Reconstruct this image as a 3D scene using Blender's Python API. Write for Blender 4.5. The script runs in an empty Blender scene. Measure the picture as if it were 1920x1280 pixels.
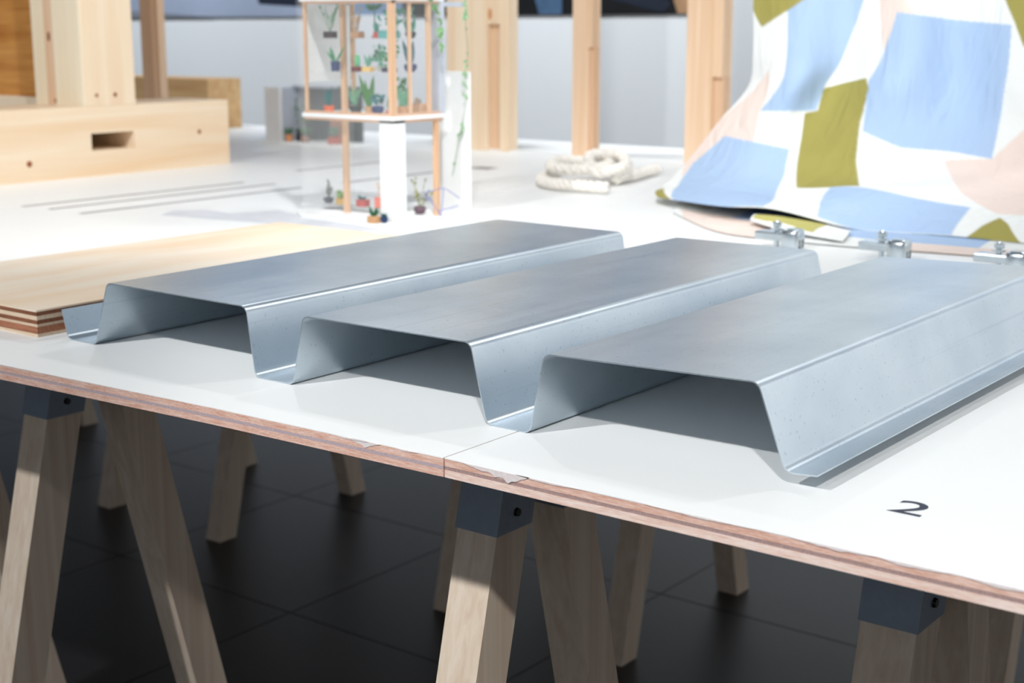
import bpy, bmesh, math, random
from mathutils import Vector, Matrix

# ---------------------------------------------------------------- camera, world, lights, exposure
S = bpy.context.scene
COL = S.collection
T = 0.907                                   # height of the table top above the floor
FPX, HOR, YAW = 2750.0, 52.0, math.radians(37.4)
pitch = math.atan((640.0 - HOR) / FPX)
fh = Vector((-math.sin(YAW), math.cos(YAW), 0))
rt = Vector((math.cos(YAW), math.sin(YAW), 0))
fw = fh * math.cos(pitch) + Vector((0, 0, -math.sin(pitch)))
up = rt.cross(fw)
cd = bpy.data.cameras.new('camera')
cam = bpy.data.objects.new('camera', cd); COL.objects.link(cam)
cam.matrix_world = Matrix(((rt.x, up.x, -fw.x, 0), (rt.y, up.y, -fw.y, 0), (rt.z, up.z, -fw.z, T + 0.374), (0, 0, 0, 1)))
cd.sensor_width = 36.0; cd.lens = FPX * 36.0 / 1920.0
cd.clip_start = 0.05; cd.clip_end = 100
cd.dof.use_dof = True; cd.dof.focus_distance = 1.42; cd.dof.aperture_fstop = 7.5
S.camera = cam

w = bpy.data.worlds.new('gallery_ambience'); S.world = w; w.use_nodes = True
bg = w.node_tree.nodes['Background']
bg.inputs[0].default_value = (0.80, 0.90, 1.0, 1); bg.inputs[1].default_value = 0.14

def spot(name, loc, aim, power, size=0.05, angle=120, blend=0.3, col=(1, 1, 1)):
    d = bpy.data.lights.new(name, 'SPOT'); d.energy = power; d.shadow_soft_size = size
    d.spot_size = math.radians(angle); d.spot_blend = blend; d.color = col
    o = bpy.data.objects.new(name, d); COL.objects.link(o)
    o.location = (loc[0], loc[1], loc[2] + T)
    o.rotation_euler = (Vector(aim) - Vector(loc)).to_track_quat('-Z', 'Y').to_euler()
    return o
WARM = (1.0, 0.995, 0.985)
spot('track_spot_front_right', (0.70, -1.1, 2.2), (-0.60, 2.0, 0), 240, 0.05, 37, 0.30, WARM)
spot('track_spot_front_left', (-1.5, -1.1, 2.2), (-1.3, 2.4, 0), 240, 0.05, 90, 0.3, (0.97, 0.99, 1.0))
spot('track_spot_back_left', (-2.9, 3.07, 2.3), (-1.0, 1.4, 0), 40, 0.05, 110, 0.5)
spot('track_spot_back_right', (-0.3, 3.4, 2.35), (-0.8, 1.2, 0), 55, 0.10, 80, 0.4)
spot('added_fill_far', (-0.9, 1.2, 2.4), (-3.5, 3.4, 0), 185, 0.06, 85, 0.5, WARM)  # added lamp, evens out the light on the far table
for x in (-7.2, -5.0, -2.8, -0.6):
    spot('added_wall_fill', (x, 3.5, 2.6), (x, 5.2, 0.6), 260, 0.10, 100, 0.8, (0.93, 0.97, 1.0))  # added lamps, no known source, brighten the back wall
spot('added_wall_fill', (2.2, 3.5, 2.6), (2.2, 5.2, 0.8), 480, 0.10, 100, 0.8, (1.0, 0.97, 0.93))  # added lamp, brightens the wall that the steel webs reflect
spot('added_wall_fill', (2.0, 3.4, 2.6), (3.6, 3.4, 0.9), 320, 0.10, 90, 0.8, (1.0, 0.98, 0.95))  # added lamp on the right wall, for bounce and steel reflections
for x in (-4.2, -1.6, 1.0):
    spot('added_wall_fill', (x, -2.0, 2.6), (x, -3.6, 0.4), 170, 0.10, 100, 0.8, (0.97, 0.98, 1.0))  # added lamps behind the camera, bounce light onto the leg fronts
S.view_settings.view_transform = 'Standard'; S.view_settings.look = 'None'
S.view_settings.gamma = 1.0; S.view_settings.use_curve_mapping = False
S.view_settings.exposure = 0.05

# ---------------------------------------------------------------- helpers
R = random.Random(7)
def lin(c):
    return tuple(((v / 255.0) / 12.92 if v / 255.0 <= 0.04045 else ((v / 255.0 + 0.055) / 1.055) ** 2.4) for v in c) + (1.0,)
MATS = {}
def pmat(name, col, rough=0.6, metal=0.0, spec=0.5, noise=None, bump=None, trans=0.0, ior=1.45):
    """plain procedural material: colour with soft noise variation and fine relief"""
    if name in MATS: return MATS[name]
    m = bpy.data.materials.new(name); m.use_nodes = True; MATS[name] = m
    nt = m.node_tree; b = nt.nodes['Principled BSDF']
    c = lin(col)
    b.inputs['Base Color'].default_value = c; b.inputs['Roughness'].default_value = rough
    b.inputs['Metallic'].default_value = metal; b.inputs['Specular IOR Level'].default_value = spec
    b.inputs['Transmission Weight'].default_value = trans; b.inputs['IOR'].default_value = ior
    tc = nt.nodes.new('ShaderNodeTexCoord')
    if noise is None: noise = (30, 0.06)
    n = nt.nodes.new('ShaderNodeTexNoise'); n.inputs['Scale'].default_value = noise[0]; n.inputs['Detail'].default_value = 4
    nt.links.new(tc.outputs['Object'], n.inputs['Vector'])
    r = nt.nodes.new('ShaderNodeValToRGB'); k = noise[1]
    r.color_ramp.elements[0].position = 0.3; r.color_ramp.elements[1].position = 0.7
    r.color_ramp.elements[0].color = tuple(v * (1 - k) for v in c[:3]) + (1,)
    r.color_ramp.elements[1].color = tuple(min(1, v * (1 + k)) for v in c[:3]) + (1,)
    nt.links.new(n.outputs['Fac'], r.inputs['Fac']); nt.links.new(r.outputs['Color'], b.inputs['Base Color'])
    if bump:
        n2 = nt.nodes.new('ShaderNodeTexNoise'); n2.inputs['Scale'].default_value = bump[0]; n2.inputs['Detail'].default_value = 5
        nt.links.new(tc.outputs['Object'], n2.inputs['Vector'])
        bp = nt.nodes.new('ShaderNodeBump'); bp.inputs['Strength'].default_value = bump[1]; bp.inputs['Distance'].default_value = 0.001
        nt.links.new(n2.outputs['Fac'], bp.inputs['Height']); nt.links.new(bp.outputs['Normal'], b.inputs['Normal'])
    return m
def wood(name, light, dark, axis='Y', ring=60.0, along=2.0, rough=0.6, fine=0.5, contrast=(0.35, 0.7)):
    """planed timber: grain streaks stretched along one object axis"""
    if name in MATS: return MATS[name]
    m = bpy.data.materials.new(name); m.use_nodes = True; MATS[name] = m
    nt = m.node_tree; b = nt.nodes['Principled BSDF']; b.inputs['Roughness'].default_value = rough
    b.inputs['Specular IOR Level'].default_value = 0.3
    tc = nt.nodes.new('ShaderNodeTexCoord'); mp = nt.nodes.new('ShaderNodeMapping')
    sc = [ring] * 3; sc['XYZ'.index(axis)] = along; mp.inputs['Scale'].default_value = sc
    nt.links.new(tc.outputs['Object'], mp.inputs['Vector'])
    n = nt.nodes.new('ShaderNodeTexNoise'); n.inputs['Scale'].default_value = 1.0; n.inputs['Detail'].default_value = 3; n.inputs['Distortion'].default_value = 0.6
    nt.links.new(mp.outputs['Vector'], n.inputs['Vector'])
    n2 = nt.nodes.new('ShaderNodeTexNoise'); n2.inputs['Scale'].default_value = 5.0; n2.inputs['Detail'].default_value = 4
    nt.links.new(mp.outputs['Vector'], n2.inputs['Vector'])
    mx = nt.nodes.new('ShaderNodeMix'); mx.data_type = 'FLOAT'; mx.inputs['Factor'].default_value = fine * 0.6
    nt.links.new(n.outputs['Fac'], mx.inputs[2]); nt.links.new(n2.outputs['Fac'], mx.inputs[3])
    r = nt.nodes.new('ShaderNodeValToRGB'); e = r.color_ramp.elements
    e[0].position, e[1].position = contrast; e[0].color = lin(light); e[1].color = lin(dark)
    nt.links.new(mx.outputs[0], r.inputs['Fac']); nt.links.new(r.outputs['Color'], b.inputs['Base Color'])
    bp = nt.nodes.new('ShaderNodeBump'); bp.inputs['Strength'].default_value = 0.15; bp.inputs['Distance'].default_value = 0.001
    nt.links.new(n2.outputs['Fac'], bp.inputs['Height']); nt.links.new(bp.outputs['Normal'], b.inputs['Normal'])
    return m

def abspos(o):
    p = Vector(o.location)
    while o.parent: o = o.parent; p += o.location
    return p
def finish(name, bm, mat, parent=None, loc=None, smooth=False):
    """link a bmesh (given in table coordinates, z = 0 on the table top) as one mesh object"""
    me = bpy.data.meshes.new(name)
    bmesh.ops.translate(bm, verts=bm.verts, vec=(0, 0, T))
    o = bpy.data.objects.new(name, me); COL.objects.link(o)
    if parent is not None:
        o.parent = parent; off = abspos(parent)
    else:
        off = Vector(loc) + Vector((0, 0, T)) if loc is not None else Vector((0, 0, 0)); o.location = off
    bmesh.ops.translate(bm, verts=bm.verts, vec=-off)
    bmesh.ops.recalc_face_normals(bm, faces=bm.faces)
    if smooth:
        for f in bm.faces: f.smooth = True
    bm.to_mesh(me); bm.free()
    if isinstance(mat, (list, tuple)):
        for q in mat: me.materials.append(q)
    else: me.materials.append(mat)
    return o
def thing(name, label, cat, loc, group=None):
    o = bpy.data.objects.new(name, None); COL.objects.link(o); o.empty_display_size = 0.05
    o.location = (loc[0], loc[1], loc[2] + T); return tag(o, label, cat, group)
def tag(o, label=None, cat=None, group=None, kind=None):
    if label: o['label'] = label
    if cat: o['category'] = cat
    if group: o['group'] = group
    if kind: o['kind'] = kind
    return o
def copy_tree(o, parent=None):
    c = o.copy(); COL.objects.link(c); c.parent = parent
    for ch in list(o.children): copy_tree(ch, c)
    return c
def box(bm, x0, x1, y0, y1, z0, z1, bev=0.0, seg=1):
    r = bmesh.ops.create_cube(bm, size=1.0)
    for v in r['verts']:
        v.co = Vector((x0 + (v.co.x + .5) * (x1 - x0), y0 + (v.co.y + .5) * (y1 - y0), z0 + (v.co.z + .5) * (z1 - z0)))
    if bev > 0:
        es = list({e for v in r['verts'] for e in v.link_edges})
        bmesh.ops.bevel(bm, geom=es, offset=bev, segments=seg, profile=0.5, affect='EDGES')
    return bm
def bx(*a, **k): return box(bmesh.new(), *a, **k)
def prism(bm, pts, d0, d1, axis='Z'):
    """extrude a 2-D outline along an axis"""
    def P(a, b, c):
        return {'Z': (a, b, c), 'Y': (a, c, b), 'X': (c, a, b)}[axis]
    v0 = [bm.verts.new(P(a, b, d0)) for a, b in pts]; v1 = [bm.verts.new(P(a, b, d1)) for a, b in pts]
    n = len(pts)
    bm.faces.new(v0); bm.faces.new(list(reversed(v1)))
    for i in range(n): bm.faces.new((v0[i], v1[i], v1[(i + 1) % n], v0[(i + 1) % n]))
    return bm
def beam(bm, a, b, wx, wy):
    """square timber between two points with level ends: section wx by wy in plan"""
    vs = []
    for p in (a, b):
        for sx, sy in ((-1, -1), (1, -1), (1, 1), (-1, 1)):
            vs.append(bm.verts.new((p[0] + sx * wx / 2, p[1] + sy * wy / 2, p[2])))
    for f in ((0, 1, 2, 3), (7, 6, 5, 4), (0, 4, 5, 1), (1, 5, 6, 2), (2, 6, 7, 3), (3, 7, 4, 0)):
        bm.faces.new([vs[i] for i in f])
    return bm
def tube(bm, pts, rad, n=8, closed=False):
    pts = [Vector(p) for p in pts]; N = len(pts); rings = []; prev = None
    for i, p in enumerate(pts):
        if closed: t = pts[(i + 1) % N] - pts[i - 1]
        else: t = pts[min(i + 1, N - 1)] - pts[max(i - 1, 0)]
        t.normalize()
        if prev is None:
            a = Vector((0, 0, 1)) if abs(t.z) < 0.9 else Vector((1, 0, 0)); u = t.cross(a).normalized()
        else: u = (prev - t * prev.dot(t)).normalized()
        prev = u; w_ = t.cross(u); r = rad[i] if isinstance(rad, (list, tuple)) else rad
        rings.append([bm.verts.new(p + (u * math.cos(k * 2 * math.pi / n) + w_ * math.sin(k * 2 * math.pi / n)) * r) for k in range(n)])
    for i in range(N if closed else N - 1):
        A, B = rings[i], rings[(i + 1) % N]
        for k in range(n): bm.faces.new((A[k], A[(k + 1) % n], B[(k + 1) % n], B[k]))
    if not closed: bm.faces.new(list(reversed(rings[0]))); bm.faces.new(rings[-1])
    return bm
def lathe(bm, prof, c, n=16):
    rings = [[bm.verts.new((c[0] + r * math.cos(k * 2 * math.pi / n), c[1] + r * math.sin(k * 2 * math.pi / n), c[2] + z)) for k in range(n)] for r, z in prof]
    for A, B in zip(rings, rings[1:]):
        for k in range(n): bm.faces.new((A[k], A[(k + 1) % n], B[(k + 1) % n], B[k]))
    bm.faces.new(list(reversed(rings[0]))); bm.faces.new(rings[-1])
    return bm

# ---------------------------------------------------------------- materials
white_lam = pmat('white_laminate', (246, 247, 246), 0.45, noise=(3, 0.008))
red_ply = wood('red_veneer', (236, 206, 192), (204, 150, 128), 'X', 420, 40, 0.8, 0.9, (0.36, 0.64))
pink_ply = wood('pink_veneer', (244, 226, 216), (220, 178, 160), 'X', 420, 26, 0.8, 0.9, (0.38, 0.66))
grey_ply = pmat('grey_veneer', (164, 138, 134), 0.85, noise=(900, 0.22))
purp_ply = pmat('grey_purple_veneer', (182, 164, 168), 0.85, noise=(900, 0.2))
steel_blue = pmat('trestle_metal', (124, 136, 150), 0.5, 0.1, noise=(80, 0.05), bump=(900, 0.15))
dark_screw = pmat('screw_black', (26, 26, 28), 0.4, 0.6)
pine_leg = wood('trestle_pine', (224, 208, 190), (204, 180, 156), 'Z', 90, 1.0, 0.65, 0.25, (0.35, 0.75))
pine_x = wood('pine_along_x', (246, 228, 202), (236, 206, 168), 'X', 22, 1.2, 0.6, 0.3)
pine_y = wood('pine_along_y', (246, 226, 200), (238, 206, 168), 'Y', 22, 1.2, 0.6, 0.3)
pine_z = wood('pine_along_z', (246, 228, 202), (236, 206, 172), 'Z', 22, 1.0, 0.6, 0.3)
pine_pale = wood('pine_pale', (247, 236, 214), (240, 222, 190), 'Z', 22, 1.0, 0.6, 0.3)
pine_rose = wood('pine_rose', (236, 206, 176), (222, 182, 148), 'Z', 30, 1.0, 0.6, 0.3)
amber = wood('amber_panel', (224, 164, 92), (180, 112, 46), 'X', 40, 3.0, 0.5, 0.35, (0.3, 0.72))
knot_m = pmat('pine_knot', (150, 84, 50), 0.6)
post_a = wood('post_pine', (236, 208, 180), (220, 182, 146), 'Z', 40, 1.0, 0.6, 0.3)
post_b = wood('post_pine_dull', (228, 196, 166), (212, 172, 138), 'Z', 40, 1.0, 0.6, 0.3)

def galvanised():
    m = bpy.data.materials.new('galvanised_steel'); m.use_nodes = True; nt = m.node_tree; b = nt.nodes['Principled BSDF']
    tc = nt.nodes.new('ShaderNodeTexCoord')
    n = nt.nodes.new('ShaderNodeTexNoise'); n.inputs['Scale'].default_value = 9; n.inputs['Detail'].default_value = 6
    nt.links.new(tc.outputs['Object'], n.inputs['Vector'])
    r = nt.nodes.new('ShaderNodeValToRGB'); e = r.color_ramp.elements
    e[0].position, e[1].position = 0.3, 0.72; e[0].color = (0.52, 0.60, 0.67, 1); e[1].color = (0.65, 0.72, 0.775, 1)
    nt.links.new(n.outputs['Fac'], r.inputs['Fac'])
    # small dark oxide specks
    v = nt.nodes.new('ShaderNodeTexNoise'); v.inputs['Scale'].default_value = 260; v.inputs['Detail'].default_value = 2
    nt.links.new(tc.outputs['Object'], v.inputs['Vector'])
    r3 = nt.nodes.new('ShaderNodeValToRGB'); r3.color_ramp.elements[0].position = 0.66; r3.color_ramp.elements[1].position = 0.72
    r3.color_ramp.elements[0].color = (0, 0, 0, 1); r3.color_ramp.elements[1].color = (0.5, 0.5, 0.5, 1)
    nt.links.new(v.outputs['Fac'], r3.inputs['Fac'])
    mx = nt.nodes.new('ShaderNodeMix'); mx.data_type = 'RGBA'
    nt.links.new(r3.outputs['Color'], mx.inputs[0]); nt.links.new(r.outputs['Color'], mx.inputs[6]); mx.inputs[7].default_value = (0.34, 0.38, 0.42, 1)
    mps = nt.nodes.new('ShaderNodeMapping'); mps.inputs['Scale'].default_value = (190, 0.9, 190); nt.links.new(tc.outputs['Object'], mps.inputs['Vector'])
    ns = nt.nodes.new('ShaderNodeTexNoise'); ns.inputs['Scale'].default_value = 1; ns.inputs['Detail'].default_value = 1
    nt.links.new(mps.outputs['Vector'], ns.inputs['Vector'])
    rs = nt.nodes.new('ShaderNodeValToRGB'); rs.color_ramp.elements[0].position = 0.66; rs.color_ramp.elements[1].position = 0.72
    rs.color_ramp.elements[0].color = (0, 0, 0, 1); rs.color_ramp.elements[1].color = (0.28, 0.28, 0.28, 1)
    nt.links.new(ns.outputs['Fac'], rs.inputs['Fac'])
    mx2 = nt.nodes.new('ShaderNodeMix'); mx2.data_type = 'RGBA'
    nt.links.new(rs.outputs['Color'], mx2.inputs[0]); nt.links.new(mx.outputs[2], mx2.inputs[6]); mx2.inputs[7].default_value = (0.40, 0.46, 0.52, 1)
    nt.links.new(mx2.outputs[2], b.inputs['Base Color'])
    b.inputs['Metallic'].default_value = 0.9
    mp = nt.nodes.new('ShaderNodeMapping'); mp.inputs['Scale'].default_value = (60, 3, 60); nt.links.new(tc.outputs['Object'], mp.inputs['Vector'])
    n2 = nt.nodes.new('ShaderNodeTexNoise'); n2.inputs['Scale'].default_value = 1; n2.inputs['Detail'].default_value = 5
    nt.links.new(mp.outputs['Vector'], n2.inputs['Vector'])
    mr = nt.nodes.new('ShaderNodeMapRange'); mr.inputs[3].default_value = 0.31; mr.inputs[4].default_value = 0.46
    nt.links.new(n2.outputs['Fac'], mr.inputs[0]); nt.links.new(mr.outputs[0], b.inputs['Roughness'])
    n4 = nt.nodes.new('ShaderNodeTexNoise'); n4.inputs['Scale'].default_value = 5; nt.links.new(tc.outputs['Object'], n4.inputs['Vector'])
    bp = nt.nodes.new('ShaderNodeBump'); bp.inputs['Strength'].default_value = 0.12; bp.inputs['Distance'].default_value = 0.004
    nt.links.new(n4.outputs['Fac'], bp.inputs['Height']); nt.links.new(bp.outputs['Normal'], b.inputs['Normal'])
    return m
galv = galvanised()

# ---------------------------------------------------------------- setting: floor, wall
FZ = -T
floor = finish('floor', bx(-12, 6, -6, 8, FZ - 0.08, FZ - 0.003), pmat('floor_joint', (24, 24, 25), 0.9))
tag(floor, 'dark charcoal tiled floor under the trestle table', 'floor', kind='structure')
tile_mats = [pmat('floor_tile_%d' % i, c, 0.42, noise=(2.5, 0.18), bump=(60, 0.1)) for i, c in enumerate([(42, 42, 44), (45, 44, 45), (39, 39, 41)])]
tm = []
for m in tile_mats:
    o = finish('tile', bx(0.0012, 0.5988, 0.0012, 0.5988, FZ - 0.003, FZ, bev=0.0008), m, floor); tm.append(o)
first = set()
for i in range(-11, 4):
    for j in range(-2, 10):
        k = R.randrange(3)
        if k not in first: o = tm[k]; first.add(k)
        else: o = tm[k].copy(); COL.objects.link(o)
        o.location = (i * 0.6 + 0.13, j * 0.6 - 0.25, 0)
wall_m = pmat('wall_paint', (206, 210, 214), 0.85, noise=(1.2, 0.02))
upper_m = pmat('wall_upper_paint', (98, 122, 150), 0.85, noise=(1.2, 0.03))  # blue-grey chosen for its reflection on the steel rib tops
WY = 5.2
wl = finish('wall_back', bx(-11, 5, WY, WY + 0.2, FZ, 0.432), wall_m)
tag(wl, 'pale grey painted lower wall behind the white table', 'wall', kind='structure')
wf = finish('wall_front', bx(-9, 3.6, -3.8, -3.6, FZ, 2.6), wall_m)  # unseen room wall, put in to bounce light onto the leg fronts
tag(wf, 'pale gallery wall facing the front of the table', 'wall', kind='structure')
wo = finish('wall_left', bx(-9.2, -9.0, -3.8, WY, FZ, 2.6), wall_m)
tag(wo, 'pale gallery wall beyond the left end of the table', 'wall', kind='structure')
wr = finish('wall_right', bx(3.6, 3.8, -3.8, WY, FZ, 2.6), pmat('wall_white_paint', (236, 238, 240), 0.85, noise=(1.2, 0.02)))  # unseen room wall, put in bright for the steel webs to reflect
tag(wr, 'white painted gallery wall right of the table', 'wall', kind='structure')
wu = finish('wall_upper', bx(-11, -2.95, WY + 0.02, WY + 0.2, 0.432, 2.6), upper_m)
tag(wu, 'blue-grey wall above the pale lower wall', 'wall', kind='structure')
wu = finish('wall_upper_white', bx(-2.95, 5, WY, WY + 0.2, 0.432, 2.6), wall_m)
tag(wu, 'pale wall continuing upward behind the hanging fabric', 'wall', kind='structure')
# prints on the upper wall
def photo_print(name, x0, x1, label, base, bits, top):
    t = thing(name, label, 'print', ((x0 + x1) / 2, WY, 0.43))
    finish('board', bx(x0, x1, WY - 0.012, WY + 0.02, 0.428, top), base, t)
    for nm, pts, m in bits:
        finish(nm, prism(bmesh.new(), pts, WY - 0.014, WY - 0.012, 'Y'), m, t)
    return t
grey_print = pmat('print_grey', (138, 149, 170), 0.5, noise=(2.2, 0.10))
grey_dark = pmat('print_grey_dark', (112, 118, 130), 0.5, noise=(5, 0.12))
navy_print = pmat('print_navy', (22, 30, 46), 0.5)
photo_print('wall_print', -8.2, -5.12, 'grey blurred photo print on the wall behind the timber blocks', grey_print,
            [('printed_dark_shape', [(-8.2, .428), (-5.9, .428), (-6.5, .462), (-8.2, .50)], grey_dark), ('printed_shape', [(-5.55, .49), (-5.25, .475), (-5.2, .52), (-5.6, .62)], navy_print)], 1.0)  # includes a darker grey shape in the print
black_print = pmat('print_black', (12, 14, 18), 0.45, noise=(6, 0.4))
photo_print('wall_print', -4.6, -2.98, 'near-black photo print on the wall between the timber posts', black_print,
            [('printed_shape', [(-3.82, .43), (-3.70, .43), (-3.70, .62), (-3.86, .55)], pmat('print_blue', (58, 84, 112), 0.5, noise=(12, .3))),
             ('printed_shape', [(-3.60, .52), (-3.20, .434), (-3.16, .47), (-3.35, .56)], navy_print),
             ('printed_shape', [(-3.13, .43), (-3.07, .43), (-3.07, .54), (-3.17, .54)], pmat('print_tan', (150, 118, 88), 0.5, noise=(12, .2)))], 0.90)

# ---------------------------------------------------------------- table sheets
TH = 0.018
def table_sheet(pts, label, front, mats, front_x):
    cx = sum(p[0] for p in pts) / len(pts); cy = sum(p[1] for p in pts) / len(pts)
    t = thing('table_sheet', label, 'table top', (cx, cy, -TH), 'white laminated sheets of the table')
    finish('top_laminate', prism(bmesh.new(), pts, -0.0009, 0.0), white_lam, t)
    def inset(d):
        return [(x, y + (d if y < front + 0.05 else 0)) for x, y in pts]
    for (z0, z1, d), m in zip(((-0.0078, -0.0009, 0.0003), (-0.0112, -0.0078, 0.0006), (-TH, -0.0112, 0.0001)), mats):
        finish('veneer_layer', prism(bmesh.new(), inset(d), z0, z1), m, t)
    return t
F0 = 0.96
sheet_l = table_sheet([(-3.31, 0.905), (-1.45, 0.938), (-1.11, 0.954), (-0.811, F0), (-0.811, 3.6), (-3.31, 3.6)],
                      'white table sheet left of the seam, carrying the plywood board', F0 - 0.06, (red_ply, purp_ply, red_ply), None)
sheet_r = table_sheet([(-0.8095, F0), (0.75, F0), (0.75, 3.6), (-0.8095, 3.6)],
                      'white table sheet right of the seam with a printed number 2', F0, (red_ply, grey_ply, pink_ply), None)
sheet_f = table_sheet([(-5.2, 1.2), (-3.3115, 1.2), (-3.3115, 4.0), (-5.2, 4.0)],
                      'white table sheet under the timber blocks', 1.2, (red_ply, grey_ply, pink_ply), None)
t = thing('back_board', 'white board along the back of the table behind the posts', 'board', (-1.3, 3.8, -TH))
finish('face', bx(-3.31, 0.75, 3.605, 4.0, -TH, 0.004, bev=0.001), white_lam, t)
# torn laminate on the front edge
chip_m = pmat('laminate_chip', (226, 216, 214), 0.7, noise=(300, 0.06))
def chip(parent, outline, y):
    finish('laminate_chip', prism(bmesh.new(), outline, y - 0.0004, y + 0.0004, 'Y'), chip_m, parent)
def ragged(x0, x1, depth, n, seed, peak=0.5):
    r = random.Random(seed); top = [(x0, -0.0006)]
    for i in range(1, n):
        s = i / n; k = (s / peak if s < peak else (1 - s) / (1 - peak))
        top.append((x0 + (x1 - x0) * s, -0.0008 - depth * k * (0.65 + 0.5 * r.random())))
    return top + [(x1, -0.0006)]
for x0, x1, d, n, sd, pk in ((-0.79, -0.715, 0.0085, 16, 3, 0.72), (-0.73, -0.66, 0.0018, 12, 4, .4), (-0.60, -0.50, 0.0016, 14, 6, .5), (-0.47, -0.40, 0.0024, 12, 9, .5), (-0.40, -0.345, 0.003, 10, 12, .4), (-0.335, -0.28, 0.003, 10, 13, .5)):
    chip(sheet_r, ragged(x0, x1, d, n, sd, pk), F0)
for x0, x1, d, n, sd in ((-0.925, -0.885, 0.006, 12, 21), (-0.955, -0.90, 0.0018, 10, 22), (-0.87, -0.84, 0.0015, 8, 23)):
    y = F0 - 0.006 * (-0.811 - (x0 + x1) / 2) / 0.299
    chip(sheet_l, ragged(x0, x1, d, n, sd), y)
# printing on the table
ink = pmat('ink_dark', (36, 42, 66), 0.5, noise=(40, .02)); ink_grey = pmat('ink_grey', (140, 136, 138), 0.6, noise=(30, 0.15)); ink_pale = pmat('ink_pale_grey', (216, 218, 224), 0.6)
cu = bpy.data.curves.new('digit', 'FONT'); cu.body = '2'; cu.size = 0.048; cu.align_x = 'LEFT'; cu.offset = 0.0003
tmp = bpy.data.objects.new('digit', cu); COL.objects.link(tmp)
dg = bpy.context.evaluated_depsgraph_get(); dm = bpy.data.meshes.new_from_object(tmp.evaluated_get(dg))
bpy.data.objects.remove(tmp)
bm = bmesh.new(); bm.from_mesh(dm)
xs = [v.co.x for v in bm.verts]; ys = [v.co.y for v in bm.verts]
for v in bm.verts:
    v.co = Vector((-0.438 + (v.co.x - min(xs)) / (max(xs) - min(xs)) * 0.0275, 1.0615 + (v.co.y - min(ys)) / (max(ys) - min(ys)) * 0.0345, 0.00015))
tag(finish('printed_number', bm, ink, sheet_r), 'dark navy printed number 2')
for x, y0, y1 in ((-2.732, 1.849, 2.482), (-2.645, 1.854, 2.504), (-2.532, 1.848, 2.483)):
    b_ = bmesh.new()
    prism(b_, [(x - .008, y0), (x + .008, y0), (x + .008, y1), (x - .008, y1)], 0.00005, 0.0002); finish('printed_line', b_, ink_grey, sheet_l)
for pts in ([(-2.856, 2.774), (-2.836, 2.774), (-2.836, 3.118), (-2.856, 3.118)], [(-2.545, 3.107), (-2.46, 3.11), (-2.47, 3.171), (-2.53, 3.165)], [(-2.54, 2.62), (-2.52, 2.62), (-2.52, 3.0), (-2.54, 3.0)]):
    finish('printed_line', prism(bmesh.new(), pts, 0.00005, 0.0002), ink_grey, sheet_l)
arc = [(-2.384, 1.934), (-2.42, 2.00), (-2.379, 2.05), (-2.33, 2.045), (-2.291, 2.038), (-2.252, 2.136), (-2.10, 2.10), (-1.862, 2.045), (-1.90, 1.99), (-2.05, 1.985), (-2.2, 1.96)]
finish('printed_patch', prism(bmesh.new(), arc, 0.00005, 0.00015), ink_pale, sheet_l)

# ---------------------------------------------------------------- profiled steel sheet
def fillet(pts, rads, n=6):
    out = [Vector((*pts[0], 0))]
    for i in range(1, len(pts) - 1):
        p = Vector((*pts[i], 0)); a = (Vector((*pts[i - 1], 0)) - p); b_ = (Vector((*pts[i + 1], 0)) - p)
        la, lb = a.length, b_.length; a.normalize(); b_.normalize()
        ang = a.angle(b_); d = min(rads[i] / math.tan(ang / 2), la * .45, lb * .45); rr = d * math.tan(ang / 2)
        c = p + (a + b_).normalized() * (rr / math.sin(ang / 2))
        s, e = p + a * d - c, p + b_ * d - c; full = s.angle(e); sg = 1 if s.cross(e).z > 0 else -1
        for k in range(n + 1):
            th = sg * full * k / n
            out.append(c + Vector((s.x * math.cos(th) - s.y * math.sin(th), s.x * math.sin(th) + s.y * math.cos(th), 0)))
    out.append(Vector((*pts[-1], 0)))
    return out
def steel_profile():
    P = [(-1.513, .036), (-1.503, .0007), (-1.449, .0007), (-1.421, .0785), (-1.182, .0775), (-1.170, .0007), (-1.112, .0007), (-1.094, .0775),
         (-.868, .0785), (-.848, .0007), (-.796, .0007), (-.780, .0790), (-.559, .0850), (-.531, .0120), (-.502, .0140)]
    rads = [0] + [.0095] * (len(P) - 2) + [0]
    C = fillet(P, rads); n = len(C); th = 0.0013
    up_, dn = [], []
    for i, p in enumerate(C):
        t_ = (C[min(i + 1, n - 1)] - C[max(i - 1, 0)]).normalized(); nn = Vector((-t_.y, t_.x, 0))
        up_.append(p + nn * th / 2); dn.append(p - nn * th / 2)
    bm = bmesh.new(); Y = [1.069, 1.0698, 1.30, 1.55, 1.8142, 1.815]; rows = []
    for y in Y:
        rows.append(([bm.verts.new((p.x, y, p.y)) for p in up_], [bm.verts.new((p.x, y, p.y)) for p in dn]))
    for (a, b_), (c, d) in zip(rows, rows[1:]):
        for i in range(n - 1):
            bm.faces.new((a[i], c[i], c[i + 1], a[i + 1])); bm.faces.new((b_[i], b_[i + 1], d[i + 1], d[i]))
        bm.faces.new((a[0], b_[0], d[0], c[0])); bm.faces.new((a[-1], c[-1], d[-1], b_[-1]))
    for (a, b_) in (rows[0], rows[-1]):
        for i in range(n - 1): bm.faces.new((a[i], a[i + 1], b_[i + 1], b_[i]))
    bmesh.ops.recalc_face_normals(bm, faces=bm.faces)
    for f in bm.faces: f.smooth = abs(f.normal.y) < 0.5
    for e in bm.edges:
        if len(e.link_faces) == 2 and e.calc_face_angle(0) > 0.6: e.smooth = False
    o = finish('profiled_steel_sheet', bm, galv, None, (-1.0, 1.44, 0))
    return tag(o, 'galvanised trapezoidal steel sheet with three raised ribs on the white table', 'metal sheet')
steel_profile()

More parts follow.
